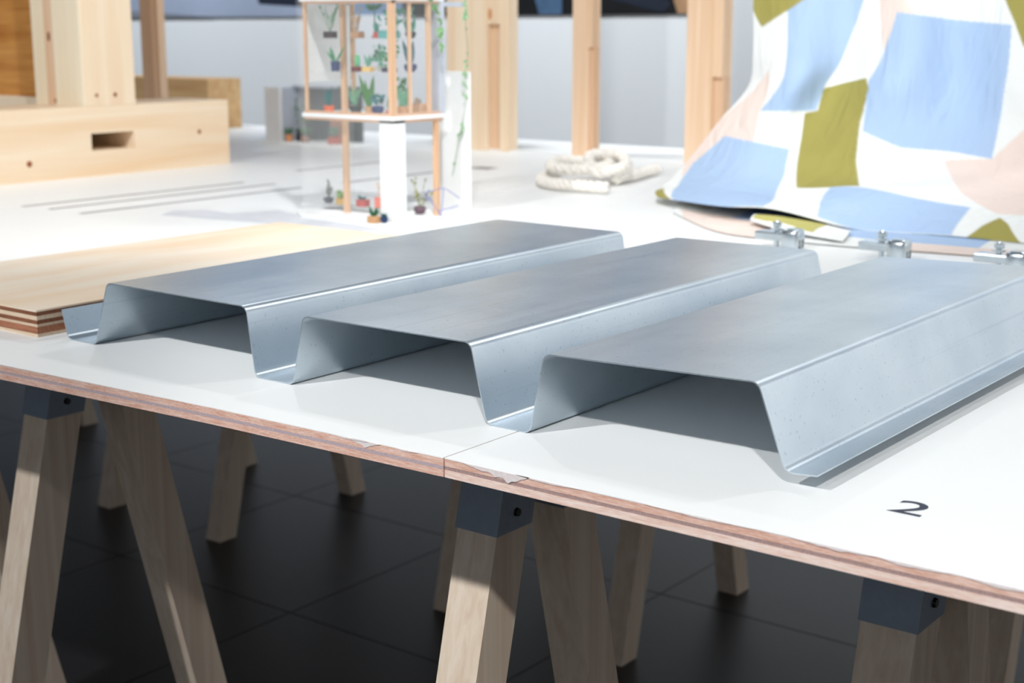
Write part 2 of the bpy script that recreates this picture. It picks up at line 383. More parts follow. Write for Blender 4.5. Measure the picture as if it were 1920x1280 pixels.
# ---------------------------------------------------------------- plywood board
def plywood_board():
    t = thing('plywood_board', 'thick plywood board lying beside the ribbed steel sheet', 'board', (-1.73, 1.43, 0))
    face = wood('birch_face', (245, 232, 214), (238, 208, 174), 'Y', 7, 1.6, 0.55, 0.25, (0.4, 0.68))
    pale = wood('ply_pale', (238, 218, 194), (214, 182, 150), 'X', 300, 20, 0.8, 0.8)
    brown = wood('ply_brown', (150, 98, 70), (104, 60, 40), 'X', 300, 20, 0.8, 0.8)
    rust = wood('ply_rust', (184, 126, 96), (140, 86, 62), 'X', 300, 20, 0.8, 0.8)
    zs = [(0.0, 0.0045, pale), (0.0045, 0.0125, rust), (0.0125, 0.0165, pale), (0.0165, 0.0210, brown), (0.0210, 0.0270, pale), (0.0270, 0.0318, brown), (0.0318, 0.0340, face)]
    for i, (z0, z1, m) in enumerate(zs):
        d = (0.0006, 0.0, 0.0012, 0.0004, 0.0010, 0.0002, -0.0004)[i]
        finish('veneer_layer', bx(-1.917, -1.541 - d, 1.052 + d, 1.822, z0, z1), m, t)
plywood_board()

# ---------------------------------------------------------------- trestles
def trestle(x0, x1, yc, label):
    cx = (x0 + x1) / 2; t = thing('trestle', label, 'trestle', (cx, yc, FZ), 'pine trestles under the table')
    w_, d = 0.0518, 0.0555
    for sy in (-1, 1):
        for xe in (x0 + w_ / 2, x1 - w_ / 2):
            a = (xe, yc + sy * 0.031, -0.020); b_ = (xe, yc + sy * 0.243, FZ)
            finish('leg', beam(bmesh.new(), a, b_, w_, d), pine_leg, t)
            # folded metal socket over the top of the leg
            k = (0.140 - 0.020) / (-FZ - 0.020); e = (xe, a[1] + (b_[1] - a[1]) * k, -0.140)
            s = finish('socket', beam(bmesh.new(), (xe, a[1], -0.0185), e, w_ + 0.004, d + 0.005), steel_blue, t)
            hb = bmesh.new(); px = xe + w_ / 2 + 0.002; py = a[1] + (b_[1] - a[1]) * .114 + sy * .001
            bmesh.ops.create_cone(hb, cap_ends=True, segments=12, radius1=0.0048, radius2=0.0042, depth=0.003, matrix=Matrix.Translation((px + .0015, py, -0.121)) @ Matrix.Rotation(math.pi / 2, 4, 'Y'))
            finish('screw', hb, dark_screw, s)
    finish('beam', bx(x0 + 0.054, x1 - 0.054, yc - 0.0165, yc + 0.0165, -0.100, -0.0185, bev=0.002), pine_x, t)
    return t
K = 1.15
def TR(x0, x1, yc, label): return trestle(x0 * K, x1 * K, yc * K, label)
TR(-1.482, -0.771, 1.062, 'pine trestle with blue-grey sockets under the steel sheet, nearest the seam')
TR(-0.432, 0.28, 1.085, 'pine trestle with blue-grey sockets at the right end, below the number 2')
TR(-2.56, -1.85, 1.062, 'pine trestle mostly cut off by the left edge, front row')
TR(-2.43, -1.72, 2.29, 'pine trestle in the back row, seen between the front trestles')
TR(-1.37, -0.66, 2.29, 'pine trestle in the back row, behind the seam trestle')
TR(-3.48, -2.77, 2.29, 'pine trestle in the back row at the far left')

# ---------------------------------------------------------------- timber joint at the left
def knot(parent, c, axis, r=0.006, ry=None, m=None):
    b_ = bmesh.new(); n = 10; ry = ry or r
    pts = [(r * math.cos(k * 2 * math.pi / n), ry * math.sin(k * 2 * math.pi / n)) for k in range(n)]
    if axis == 'X': prism(b_, [(c[1] + a, c[2] + b2) for a, b2 in pts], c[0] - 0.001, c[0] + 0.0006, 'X')
    else: prism(b_, [(c[0] + a, c[2] + b2) for a, b2 in pts], c[1] - 0.0006, c[1] + 0.001, 'Y')
    finish('knot', b_, m or knot_m, parent)
def timber_joint():
    t = thing('timber_joint', 'large pale pine timber post on a base beam with a dark slot', 'timber joint', (-3.24, 2.3, 0))
    x0, x1 = -3.36, -3.15; y0, y1 = 1.30, 2.812; zt = 0.178; sy0, sy1, sz0, sz1 = 2.348, 2.484, 0.065, 0.109
    b_ = bmesh.new()
    ys = [y0, sy0, sy1, y1]; zs = [0.0, sz0, sz1, zt]
    V = {(s, i, j): b_.verts.new((x1 if s else x0, ys[i], zs[j])) for s in (0, 1) for i in range(4) for j in range(4)}
    for s in (0, 1):
        for i in range(3):
            for j in range(3):
                if s == 0 or (i, j) != (1, 1): b_.faces.new([V[s, i, j], V[s, i + 1, j], V[s, i + 1, j + 1], V[s, i, j + 1]])
    loop = [(i, 0) for i in range(4)] + [(3, j) for j in range(1, 4)] + [(i, 3) for i in (2, 1, 0)] + [(0, j) for j in (2, 1)]
    for a, c in zip(loop, loop[1:] + loop[:1]): b_.faces.new([V[0, *a], V[0, *c], V[1, *c], V[1, *a]])
    hole = [(1, 1), (2, 1), (2, 2), (1, 2)]
    for a, c in zip(hole, hole[1:] + hole[:1]): b_.faces.new([V[0, *a], V[0, *c], V[1, *c], V[1, *a]])
    base = finish('base_beam', b_, pine_y, t)
    for c, r in (((x1, 2.16, .045), .008), ((x1, 2.705, .095), .006)): knot(base, c, 'X', r)
    # laminated post
    po = finish('post', bx(-3.262, x1, 2.335, 2.495, zt, 1.25, bev=0.001), pine_z, t)
    finish('post_strip', bx(-3.300, -3.262, 2.333, 2.495, zt, 1.25, bev=0.001), pine_rose, t)
    finish('post_strip', bx(-3.356, -3.300, 2.335, 2.495, zt, 1.25, bev=0.001), pine_pale, t)
    finish('post_strip', bx(-3.262, -3.1505, 2.331, 2.335, zt, 1.25, bev=0.0005), pine_pale, t)
    for c, r in (((x1, 2.372, .205), .005), ((x1, 2.43, .205), .006)): knot(po, c, 'X', r)
    knot(po, (-3.281, 2.333, .352), 'Y', .005, .013, pmat('dark_knot', (110, 56, 44), .6))
    knot(po, (-3.27, 2.333, .190), 'Y', .004, .006)
    finish('panel', bx(-4.4, -3.356, 2.44, 2.465, 0.19, 1.2), amber, t)
    finish('bottom_rail', bx(-4.4, -3.356, 2.40, 2.495, 0.150, 0.190, bev=0.002), pine_x, t)
    finish('back_beam', bx(-4.42, -4.28, 1.30, 2.812, 0.0, zt, bev=0.001), pine_y, t)
    return t
timber_joint()
t = thing('timber_block', 'pine block end behind the slotted base beam', 'timber block', (-4.4, 3.8, 0))
blk = finish('block', bx(-4.95, -4.292, 3.735, 3.90, 0, 0.186, bev=0.001), wood('block_pine', (226, 190, 140), (200, 154, 104), 'X', 30, 1.5, .6, .3), t)
knot(blk, (-4.60, 3.735, .150), 'Y', .014)
t = thing('thin_post', 'slim pine post behind the large timber frame', 'post', (-3.94, 3.2, 0))
finish('front_timber', bx(-3.985, -3.925, 3.19, 3.22, 0, 1.25, bev=0.001), post_b, t)
finish('side_timber', bx(-3.925, -3.902, 3.195, 3.225, 0, 1.25, bev=0.001), pine_rose, t)

# posts along the back
pst = thing('timber_post', 'wide grooved pine post right behind the plant model', 'post', (-2.89, 3.63, 0))
finish('left_timber', bx(-3.01, -2.848, 3.60, 3.66, 0, 1.3, bev=0.001), pine_z, pst)
finish('recessed_timber', bx(-2.848, -2.80, 3.622, 3.66, 0, 0.385), post_a, pst)
finish('lap_timber', bx(-2.848, -2.80, 3.602, 3.66, 0.385, 1.3, bev=0.001), pine_z, pst)
finish('right_timber', bx(-2.80, -2.768, 3.60, 3.65, 0, 1.3, bev=0.001), pine_z, pst)
knot(pst, (-2.838, 3.602, .415), 'Y', .007, .018, pmat('orange_knot', (206, 140, 88), .6))
def post(label, x0, x1, xl, y0, y1, lap_z):
    t = thing('timber_post', label, 'post', ((x0 + x1) / 2, (y0 + y1) / 2, 0))
    finish('main_timber', bx(x0, x1, y0, y1, 0, 1.3, bev=0.001), post_a, t)
    finish('recessed_timber', bx(x1, xl, y0 + 0.014, y1, 0, lap_z), post_b, t)  # duller pine puts the shade of the recess into the colour
    finish('lap_timber', bx(x1, xl, y0 + 0.001, y1, lap_z, 1.3, bev=0.001), post_a, t)
    return t
post('narrow pine post standing behind the coiled rope', -2.529, -2.473, -2.460, 3.60, 3.645, 0.318)
post('pine post beside the hanging patterned fabric', -2.142, -2.058, -2.028, 3.60, 3.655, 0.24)

# ---------------------------------------------------------------- rope
def catmull(P, n=10):
    P = [Vector(p) for p in P]; out = []
    for i in range(len(P) - 1):
        p0, p1, p2, p3 = P[max(i - 1, 0)], P[i], P[i + 1], P[min(i + 2, len(P) - 1)]
        for k in range(n):
            t = k / n
            out.append(.5 * ((2 * p1) + (-p0 + p2) * t + (2 * p0 - 5 * p1 + 4 * p2 - p3) * t * t + (-p0 + 3 * p1 - 3 * p2 + p3) * t ** 3))
    out.append(P[-1]); return out
def rope():
    m = pmat('cotton_rope', (244, 238, 230), 0.9, noise=(120, 0.12), bump=(500, 0.6))
    z = 0.013
    ctrl = [(-1.865, 2.80, z), (-1.93, 2.79, z + .002), (-2.02, 2.80, z), (-2.10, 2.86, z), (-2.13, 2.95, z + .004), (-2.10, 3.02, z + .02), (-2.03, 3.03, z + .034),
            (-1.98, 2.97, z + .03), (-2.02, 2.89, z + .026), (-2.09, 2.89, z + .03), (-2.115, 2.97, z + .035), (-2.07, 3.06, z + .03), (-1.99, 3.06, z + .03), (-1.945, 2.98, z + .028),
            (-1.98, 2.92, z + .02), (-2.03, 2.97, z + .052), (-2.0, 3.05, z + .05), (-1.96, 3.03, z + .02), (-1.955, 2.97, z + .004), (-1.97, 3.02, z), (-1.98, 3.10, z), (-2.0, 3.17, z), (-2.005, 3.24, z + .002)]
    path = catmull(ctrl, 14)
    bm = bmesh.new(); s = 0.0; frames = []; prev = None
    strands = [[], [], []]
    for i, p in enumerate(path):
        t_ = (path[min(i + 1, len(path) - 1)] - path[max(i - 1, 0)]).normalized()
        if prev is None: u = t_.cross(Vector((0, 0, 1))).normalized()
        else: u = (prev - t_ * prev.dot(t_)).normalized()
        prev = u; w_ = t_.cross(u)
        if i: s += (p - path[i - 1]).length
        for k in range(3):
            a = s * 2 * math.pi / 0.055 + k * 2 * math.pi / 3
            strands[k].append(p + (u * math.cos(a) + w_ * math.sin(a)) * 0.0072)
    for st in strands: tube(bm, st, 0.0078, 8)
    lo = min(v.co.z for v in bm.verts); bmesh.ops.translate(bm, verts=bm.verts, vec=(0, 0, 0.0005 - lo))
    o = finish('coiled_rope', bm, m, None, (-2.02, 2.97, 0), smooth=True)
    tag(o, 'off-white cotton rope coiled and knotted on the white table', 'rope')
rope()

# ---------------------------------------------------------------- patterned fabric
CLOTH=[
 [(-1.605,2.970,0.5822),(-1.472,2.930,0.5752),(-1.369,2.970,0.5732),(-1.234,2.930,0.5662),(-1.139,2.970,0.5645),(-1.000,2.940,0.5578),(-0.849,2.970,0.5535)],
 [(-1.599,2.970,0.4340),(-1.465,2.930,0.4320),(-1.366,2.980,0.4316),(-1.222,2.920,0.4292),(-1.130,2.970,0.4289),(-0.987,2.930,0.4267),(-0.838,2.970,0.4257)],
 [(-1.600,2.980,0.3181),(-1.458,2.920,0.3203),(-1.372,2.980,0.3204),(-1.217,2.910,0.3229),(-1.123,2.970,0.3231),(-0.976,2.920,0.3252),(-0.827,2.960,0.3262)],
 [(-1.620,3.000,0.2441),(-1.461,2.900,0.2532),(-1.394,2.980,0.2501),(-1.222,2.890,0.2536),(-1.120,2.960,0.2539),(-0.965,2.900,0.2544),(-0.819,2.950,0.2564)],
 [(-1.679,2.980,0.1676),(-1.515,2.900,0.1660),(-1.403,2.930,0.1632),(-1.236,2.880,0.1671),(-1.105,2.920,0.1703),(-0.959,2.900,0.1723),(-0.807,2.930,0.1771)],
 [(-1.749,2.950,0.0686),(-1.543,2.850,0.0812),(-1.414,2.860,0.0763),(-1.237,2.840,0.0826),(-1.088,2.860,0.0898),(-0.939,2.860,0.0934),(-0.786,2.880,0.1010)],
 [(-1.750,2.860,0.0266),(-1.538,2.760,0.0427),(-1.399,2.760,0.0383),(-1.226,2.740,0.0623),(-1.042,2.720,0.0556),(-0.886,2.710,0.0545),(-0.732,2.700,0.0570)],
 [(-1.712,2.760,0.0220),(-1.483,2.630,0.0332),(-1.339,2.620,0.0356),(-1.190,2.640,0.0392),(-1.005,2.630,0.0336),(-0.858,2.630,0.0306),(-0.708,2.620,0.0344)],
 [(-1.665,2.700,0.0165),(-1.431,2.550,0.0292),(-1.312,2.550,0.0316),(-1.153,2.562,0.0060),(-0.982,2.575,0.0060),(-0.835,2.568,0.0060),(-0.692,2.574,0.0060)],
 [(-1.655,2.760,0.0140),(-1.421,2.790,0.0220),(-1.302,2.750,0.0160),(-1.143,2.662,0.0070),(-0.972,2.665,0.0070),(-0.825,2.658,0.0070),(-0.682,2.664,0.0070)],
 [(-1.635,2.730,0.0040),(-1.401,2.760,0.0040),(-1.282,2.720,0.0040),(-1.123,2.632,0.0040),(-0.952,2.635,0.0040),(-0.805,2.628,0.0040),(-0.662,2.634,0.0040)],
 [(-1.598,2.659,0.0030),(-1.379,2.579,0.0030),(-1.254,2.541,0.0030),(-1.092,2.498,0.0030),(-0.930,2.511,0.0030),(-0.792,2.514,0.0030),(-0.654,2.519,0.0030)],
 [(-1.562,2.588,0.0030),(-1.356,2.398,0.0030),(-1.226,2.363,0.0030),(-1.062,2.364,0.0030),(-0.909,2.388,0.0030),(-0.778,2.400,0.0030),(-0.645,2.405,0.0030)],
]
PRINT={
 'olive': [[(0.0, 0.57), (0.0, 1.17), (0.27, 1.47), (1.07, 1.0), (1.8, 0.57)], [(1.73, 3.07), (2.27, 2.83), (2.47, 2.73), (2.57, 3.03), (2.6, 3.9), (2.7, 4.67), (3.0, 5.9), (2.57, 5.87), (2.13, 5.7), (1.77, 4.37), (1.57, 3.67), (1.8, 3.6)], [(4.27, 8.0), (4.47, 7.3), (4.7, 6.77), (4.8, 7.07), (4.93, 7.67), (4.97, 8.0), (4.6, 8.0)], [(4.73, 0.97), (4.87, 1.37), (5.0, 1.87), (5.4, 1.57), (5.4, 0.57), (4.73, 0.57)], [(0.0, 7.03), (0.13, 6.37), (0.3, 7.63), (0.33, 7.97), (0.0, 7.93)]],
 'blue': [[(0.7, 0.57), (0.77, 1.0), (0.77, 1.47), (0.77, 2.73), (0.7, 3.67), (1.23, 3.63), (1.77, 3.6), (1.73, 2.97), (1.97, 1.77), (2.2, 1.0), (2.3, 0.57)], [(2.83, 1.2), (3.6, 1.3), (4.83, 1.43), (4.77, 2.57), (4.7, 3.47), (4.57, 4.6), (4.0, 4.47), (3.27, 4.37), (2.67, 4.03), (2.53, 2.8), (2.67, 1.83)], [(0.4, 4.33), (0.9, 4.4), (1.63, 4.5), (1.8, 5.2), (1.9, 6.3), (1.87, 7.7), (1.03, 7.93), (0.37, 7.97), (0.33, 6.13), (0.2, 5.0)], [(2.63, 5.87), (3.0, 5.97), (3.57, 6.17), (4.33, 6.33), (4.17, 7.3), (4.1, 7.9), (3.6, 7.93), (3.0, 7.97), (2.6, 7.73), (2.57, 6.93)]],
 'peach': [[(0.43, 2.47), (0.57, 3.13), (0.7, 3.67), (0.93, 4.4), (0.4, 4.33), (0.2, 5.0), (0.23, 5.53), (0.0, 5.0), (0.0, 4.07)], [(2.43, 0.57), (2.5, 1.0), (2.57, 1.57), (2.63, 1.97), (2.83, 1.2), (3.2, 1.27), (3.0, 1.0), (2.9, 0.57)], [(3.9, 4.67), (4.57, 4.6), (5.0, 3.93), (5.47, 3.63), (5.47, 6.83), (5.07, 6.5), (4.67, 6.57), (4.2, 5.7)]],
}
def inside(p, poly):
    x, y = p; c = False; j = len(poly) - 1
    for i in range(len(poly)):
        xi, yi = poly[i]; xj, yj = poly[j]
        if (yi > y) != (yj > y) and x < (xj - xi) * (y - yi) / (yj - yi) + xi: c = not c
        j = i
    return c
INKS = {'white': lin((236, 238, 236)), 'olive': lin((162, 154, 86)), 'blue': lin((172, 196, 227)), 'peach': lin((234, 217, 208))}
def fabric_mat():
    m = bpy.data.materials.new('printed_cotton'); m.use_nodes = True; nt = m.node_tree; b = nt.nodes['Principled BSDF']
    a = nt.nodes.new('ShaderNodeAttribute'); a.attribute_name = 'print'
    nt.links.new(a.outputs['Color'], b.inputs['Base Color']); b.inputs['Roughness'].default_value = 0.9; b.inputs['Specular IOR Level'].default_value = 0.15
    tc = nt.nodes.new('ShaderNodeTexCoord'); n = nt.nodes.new('ShaderNodeTexNoise'); n.inputs['Scale'].default_value = 500
    nt.links.new(tc.outputs['Object'], n.inputs['Vector'])
    bp = nt.nodes.new('ShaderNodeBump'); bp.inputs['Strength'].default_value = 0.2; bp.inputs['Distance'].default_value = 0.001
    nt.links.new(n.outputs['Fac'], bp.inputs['Height'])
    n2 = nt.nodes.new('ShaderNodeTexNoise'); n2.inputs['Scale'].default_value = 14; n2.inputs['Detail'].default_value = 2; n2.inputs['Distortion'].default_value = 0.8
    mp = nt.nodes.new('ShaderNodeMapping'); mp.inputs['Scale'].default_value = (1.6, 1, 0.5); nt.links.new(tc.outputs['Object'], mp.inputs['Vector']); nt.links.new(mp.outputs['Vector'], n2.inputs['Vector'])
    bp2 = nt.nodes.new('ShaderNodeBump'); bp2.inputs['Strength'].default_value = 0.5; bp2.inputs['Distance'].default_value = 0.02
    nt.links.new(n2.outputs['Fac'], bp2.inputs['Height']); nt.links.new(bp.outputs['Normal'], bp2.inputs['Normal']); nt.links.new(bp2.outputs['Normal'], b.inputs['Normal'])
    return m
def cloth_grid(G, nu, nv, colour, name, parent, mat, zmin=0.002):
    nr, nc = len(G), len(G[0]); G = [[Vector(p) for p in r] for r in G]
    def cr(p0, p1, p2, p3, t):
        return .5 * ((2 * p1) + (-p0 + p2) * t + (2 * p0 - 5 * p1 + 4 * p2 - p3) * t * t + (-p0 + 3 * p1 - 3 * p2 + p3) * t ** 3)
    bm = bmesh.new(); V = []; cols = []
    for b_ in range(nv + 1):
        v = b_ / nv * (nr - 1); i = min(int(v), nr - 2); tv = v - i; row = []
        rr = [G[max(i - 1, 0)], G[i], G[i + 1], G[min(i + 2, nr - 1)]]
        rc = [cr(rr[0][k], rr[1][k], rr[2][k], rr[3][k], tv) for k in range(nc)]
        for a in range(nu + 1):
            u = a / nu * (nc - 1); j = min(int(u), nc - 2); tu = u - j
            p = cr(rc[max(j - 1, 0)], rc[j], rc[j + 1], rc[min(j + 2, nc - 1)], tu)
            p.z = max(p.z, zmin)
            row.append(bm.verts.new(p)); cols.append(colour(u, v))
        V.append(row)
    for b_ in range(nv):
        for a in range(nu): bm.faces.new((V[b_][a], V[b_][a + 1], V[b_ + 1][a + 1], V[b_ + 1][a]))
    for f in bm.faces: f.smooth = True
    bm.verts.index_update()
    o = finish(name, bm, mat, parent)
    at = o.data.color_attributes.new('print', 'FLOAT_COLOR', 'POINT')
    for i, c in enumerate(cols): at.data[i].color = c
    sm = o.modifiers.new('thickness', 'SOLIDIFY'); sm.thickness = 0.0012; sm.offset = 0
    return o
def fabric():
    t = thing('patterned_fabric', 'hanging white cotton fabric printed with blue, olive and peach patches, folded on the table', 'fabric', (-1.25, 2.75, 0))
    m = fabric_mat()
    top = [(x * 1.0 + 0.01, y + 0.01, 1.28) for x, y, z in CLOTH[0]]
    G = [top] + CLOTH
    LOW = {'peach': [[(0.1, 11.1), (1.7, 11.1), (2.1, 12.2), (0.4, 12.2)], [(3.2, 11.3), (5.2, 11.2), (5.4, 12.2), (3.4, 12.2)]], 'blue': [[(0.6, 8.3), (2.0, 8.3), (2.1, 11.0), (0.8, 11.1)], [(2.6, 10.2), (4.3, 10.2), (4.3, 11.3), (2.4, 11.2)]], 'olive': []}
    LOW['blue'] += [[(3.2, -.1), (4.6, -.15), (4.7, .45), (3.3, .5)], [(.4, -.9), (1.6, -.95), (1.7, -.4), (.5, -.35)], [(5.3, 4.2), (6, 4.1), (6, 6.5), (5.4, 6.3)]]
    LOW['peach'] += [[(4.9, -.6), (5.9, -.65), (5.8, -.1), (5.0, -.15)], [(2.2, -.95), (3.2, -.9), (3.1, -.6), (2.3, -.6)]]
    LOW['olive'] += [[(1.9, -.5), (2.6, -.55), (2.7, -.05), (2.0, 0)], [(5.4, 2.3), (6, 2.2), (6, 3.4), (5.6, 3.5)]]
    polys = [(k, p, min(q[0] for q in p), max(q[0] for q in p), min(q[1] for q in p), max(q[1] for q in p)) for k in ('peach', 'blue', 'olive') for p in PRINT[k] + LOW[k]]
    def at(u, v):
        c = INKS['white']
        for k, poly, a, b_, d, e in polys:
            if a <= u <= b_ and d <= v <= e and inside((u, v), poly):
                ik = INKS[k]; c = [min(p, q) * 0.8 + 0.2 * q if k != 'olive' else q for p, q in zip(c, ik)]
        return c
    def colour(u, v):
        v -= 1.0; c = [0, 0, 0]
        for du, dv in ((-.006, -.007), (.006, -.007), (-.006, .007), (.006, .007)):
            q = at(u + du, v + dv); c = [c[n] + q[n] / 4 for n in range(3)]
        return (c[0], c[1], c[2], 1)
    cloth_grid(G, 280, 500, colour, 'hanging_cloth', t, m)
    # folded corner lying in front of the roll
    F = [[(-1.36, 2.60, .012), (-1.30, 2.58, .014), (-1.22, 2.55, .012), (-1.13, 2.50, .010)], [(-1.345, 2.53, .020), (-1.28, 2.50, .022), (-1.20, 2.46, .017), (-1.10, 2.42, .011)], [(-1.335, 2.50, .012), (-1.27, 2.45, .012), (-1.19, 2.41, .010), (-1.09, 2.38, .008)], [(-1.34, 2.56, .006), (-1.28, 2.54, .006), (-1.2, 2.50, .006), (-1.12, 2.46, .006)]]
    def col2(u, v):
        return INKS['olive'] if (0.12 < u < 2.3 and v < 1.45 + 0.1 * math.sin(u * 3)) else INKS['white']
    INKS['olive_pale'] = lin((190, 184, 112))
    cloth_grid(F, 60, 50, lambda u, v: INKS['olive_pale'] if col2(u, v) == INKS['olive'] else INKS['white'], 'folded_corner', t, m)
fabric()

# ---------------------------------------------------------------- metal clamps behind the steel sheet
zinc = pmat('bright_zinc', (204, 214, 220), 0.26, 1.0, noise=(60, 0.06))
def clamp(c, label):
    t = thing('beam_clamp', label, 'clamp', c, 'zinc beam clamps behind the steel sheet'); x, y, z = c
    st = finish('strap', bx(x - .042, x + .014, y - .015, y + .015, z + .015, z + .029, bev=.0025, seg=2), zinc, t)
    finish('block', bx(x + .008, x + .041, y - .018, y + .018, z, z + .037, bev=.009, seg=4), zinc, t, smooth=True)
    dk = pmat('slot_dark', (60, 56, 54), .7)
    for k in (-.006, .006): finish('slot', bx(x + .0406, x + .0414, y + k - .002, y + k + .002, z + .004, z + .018), dk, st)
    b_ = bmesh.new(); lathe(b_, [(.0042, 0.0), (.0042, .046), (.0036, .048)], (x - .006, y, z), 14); bo = finish('bolt', b_, zinc, t, smooth=False)
    b_ = bmesh.new(); lathe(b_, [(.0078, .038), (.0085, .039), (.0085, .0445), (.0078, .0455)], (x - .006, y, z), 6); finish('nut', b_, zinc, bo)
    b_ = bmesh.new(); lathe(b_, [(.011, .033), (.011, .0350)], (x - .006, y, z), 16); finish('washer', b_, zinc, bo)
    return t
clamp((-1.163, 2.285, 0), 'zinc clamp with a bolt, leftmost of three, behind the steel sheet')
clamp((-0.966, 2.275, 0), 'zinc clamp with a bolt, middle of three, behind the steel sheet')
clamp((-0.768, 2.265, 0), 'zinc clamp with a bolt at the right picture edge, behind the steel sheet')

# ---------------------------------------------------------------- architectural model
stick = wood('model_stick', (226, 190, 156), (208, 164, 128), 'Z', 200, 6, 0.6, 0.3)
stick_x = wood('model_stick_x', (222, 184, 154), (206, 160, 126), 'X', 200, 6, 0.6, 0.3)
stick_y = wood('model_stick_y', (222, 184, 154), (206, 160, 126), 'Y', 200, 6, 0.6, 0.3)
card = pmat('white_card', (240, 242, 242), 0.7, noise=(20, 0.02))
grey_card = pmat('grey_card', (188, 194, 206), 0.6)
def acrylic():
    m = bpy.data.materials.new('clear_acrylic'); m.use_nodes = True; nt = m.node_tree; b = nt.nodes['Principled BSDF']
    b.inputs['Base Color'].default_value = (0.97, 0.98, 0.98, 1); b.inputs['Roughness'].default_value = 0.08
    b.inputs['IOR'].default_value = 1.3; b.inputs['Alpha'].default_value = 0.05
    return m
acr = acrylic()
MX0, MX1, MY0, MY1 = -2.145, -1.905, 2.118, 2.265
def arch_model():
    t = thing('architectural_model', 'small building model of clear acrylic, white card and wooden sticks with plant shelves', 'model', (-2.02, 2.19, 0))
    base = [(-2.19, 2.13), (-2.12, 2.075), (-1.86, 2.065), (-1.86, 2.36), (-2.19, 2.36)]
    finish('base_plate', prism(bmesh.new(), base, 0.0003, 0.004), card, t)
    finish('column', bx(-1.943, -1.905, 2.118, 2.152, 0.004, 0.199, bev=0.0006), card, t)
    for z0, m in ((0.199, card), (0.425, card)):
        fl = finish('floor_slab', bx(MX0 - .004, MX1 + .003, MY0 - .004, MY1 + .004, z0, z0 + 0.008, bev=0.0006), m, t)
        finish('edge_strip', bx(MX0, MX1, MY0, MY0 + .004, z0 - 0.005, z0), stick_x, fl)
        finish('edge_strip', bx(MX1 - .004, MX1, MY0 + .004, MY1, z0 - 0.005, z0), stick_y, fl)
        finish('floor_edge', bx(MX0, MX1 - .005, MY0 - .0005, MY0 + .005, z0 + .008, z0 + 0.013), stick_x, fl)
        finish('floor_edge', bx(MX1 - .005, MX1, MY0 - .0005, MY1, z0 + .008, z0 + 0.013), stick_y, fl)
    zt = 0.62
    def st(x, y, z0, z1, w_=.009): finish('post', bx(x - w_ / 2, x + w_ / 2, y - w_ / 2, y + w_ / 2, z0, z1), stick, t)
    st(MX1 - .006, MY0 + .005, .212, .425, .012); st(-2.142, MY0 + .005, .212, .425, .006); st(-2.085, 2.172, .004, .199, .010); st(-2.085, 2.172, .208, .425, .010)
    st(MX1 - .005, 2.172, .212, .425, .006); st(MX1 - .005, 2.228, .212, .425, .008); st(MX1 - .006, 2.250, .004, .199, .010); st(-2.142, MY1 - .005, .212, .425, .007)
    for x, y in ((MX1 - .006, MY0 + .005), (-2.142, MY0 + .005), (-2.085, 2.172), (MX1 - .005, 2.228)): st(x, y, .433, zt, .009)
    finish('metal_post', bx(-1.926, -1.902, 2.256, 2.268, 0.208, 0.425), grey_card, t)
    finish('metal_arm', bx(-1.926, -1.902, 2.268, 2.335, 0.415, 0.424), grey_card, t)
    for z in (0.286, 0.3505):
        finish('shelf', bx(MX0 + .004, MX1 - .012, MY0 + .012, 2.262, z, z + 0.003), acr, t)
    finish('lower_shelf', bx(-2.185, -2.005, 2.185, 2.225, 0.012, 0.0145), acr, t)
    finish('shelf_support', bx(-2.18, -2.01, 2.195, 2.215, 0.004, 0.012), acr, t)
    finish('acrylic_panel', bx(MX0, MX1, MY0 - .008, MY0 - .0055, 0.004, zt), acr, t)
    finish('acrylic_panel', bx(MX1 + .0055, MX1 + .008, MY0, MY1, 0.207, zt), acr, t)
    finish('acrylic_panel', bx(MX0 - .008, MX0 - .005, MY0 - .008, MY1, 0.004, zt), acr, t)
    finish('back_panel', bx(MX0 - .002, MX0 + .001, MY0 + .012, MY1 - .01, 0.268, 0.42), card, t)
    finish('wall_panel', bx(-1.990, -1.896, 2.338, 2.343, 0.004, 0.287, bev=.0005), card, t)
    finish('side_panel', bx(-2.03, -2.0, 2.225, 2.228, 0.004, 0.075), acr, t)
    return t
arch_model()

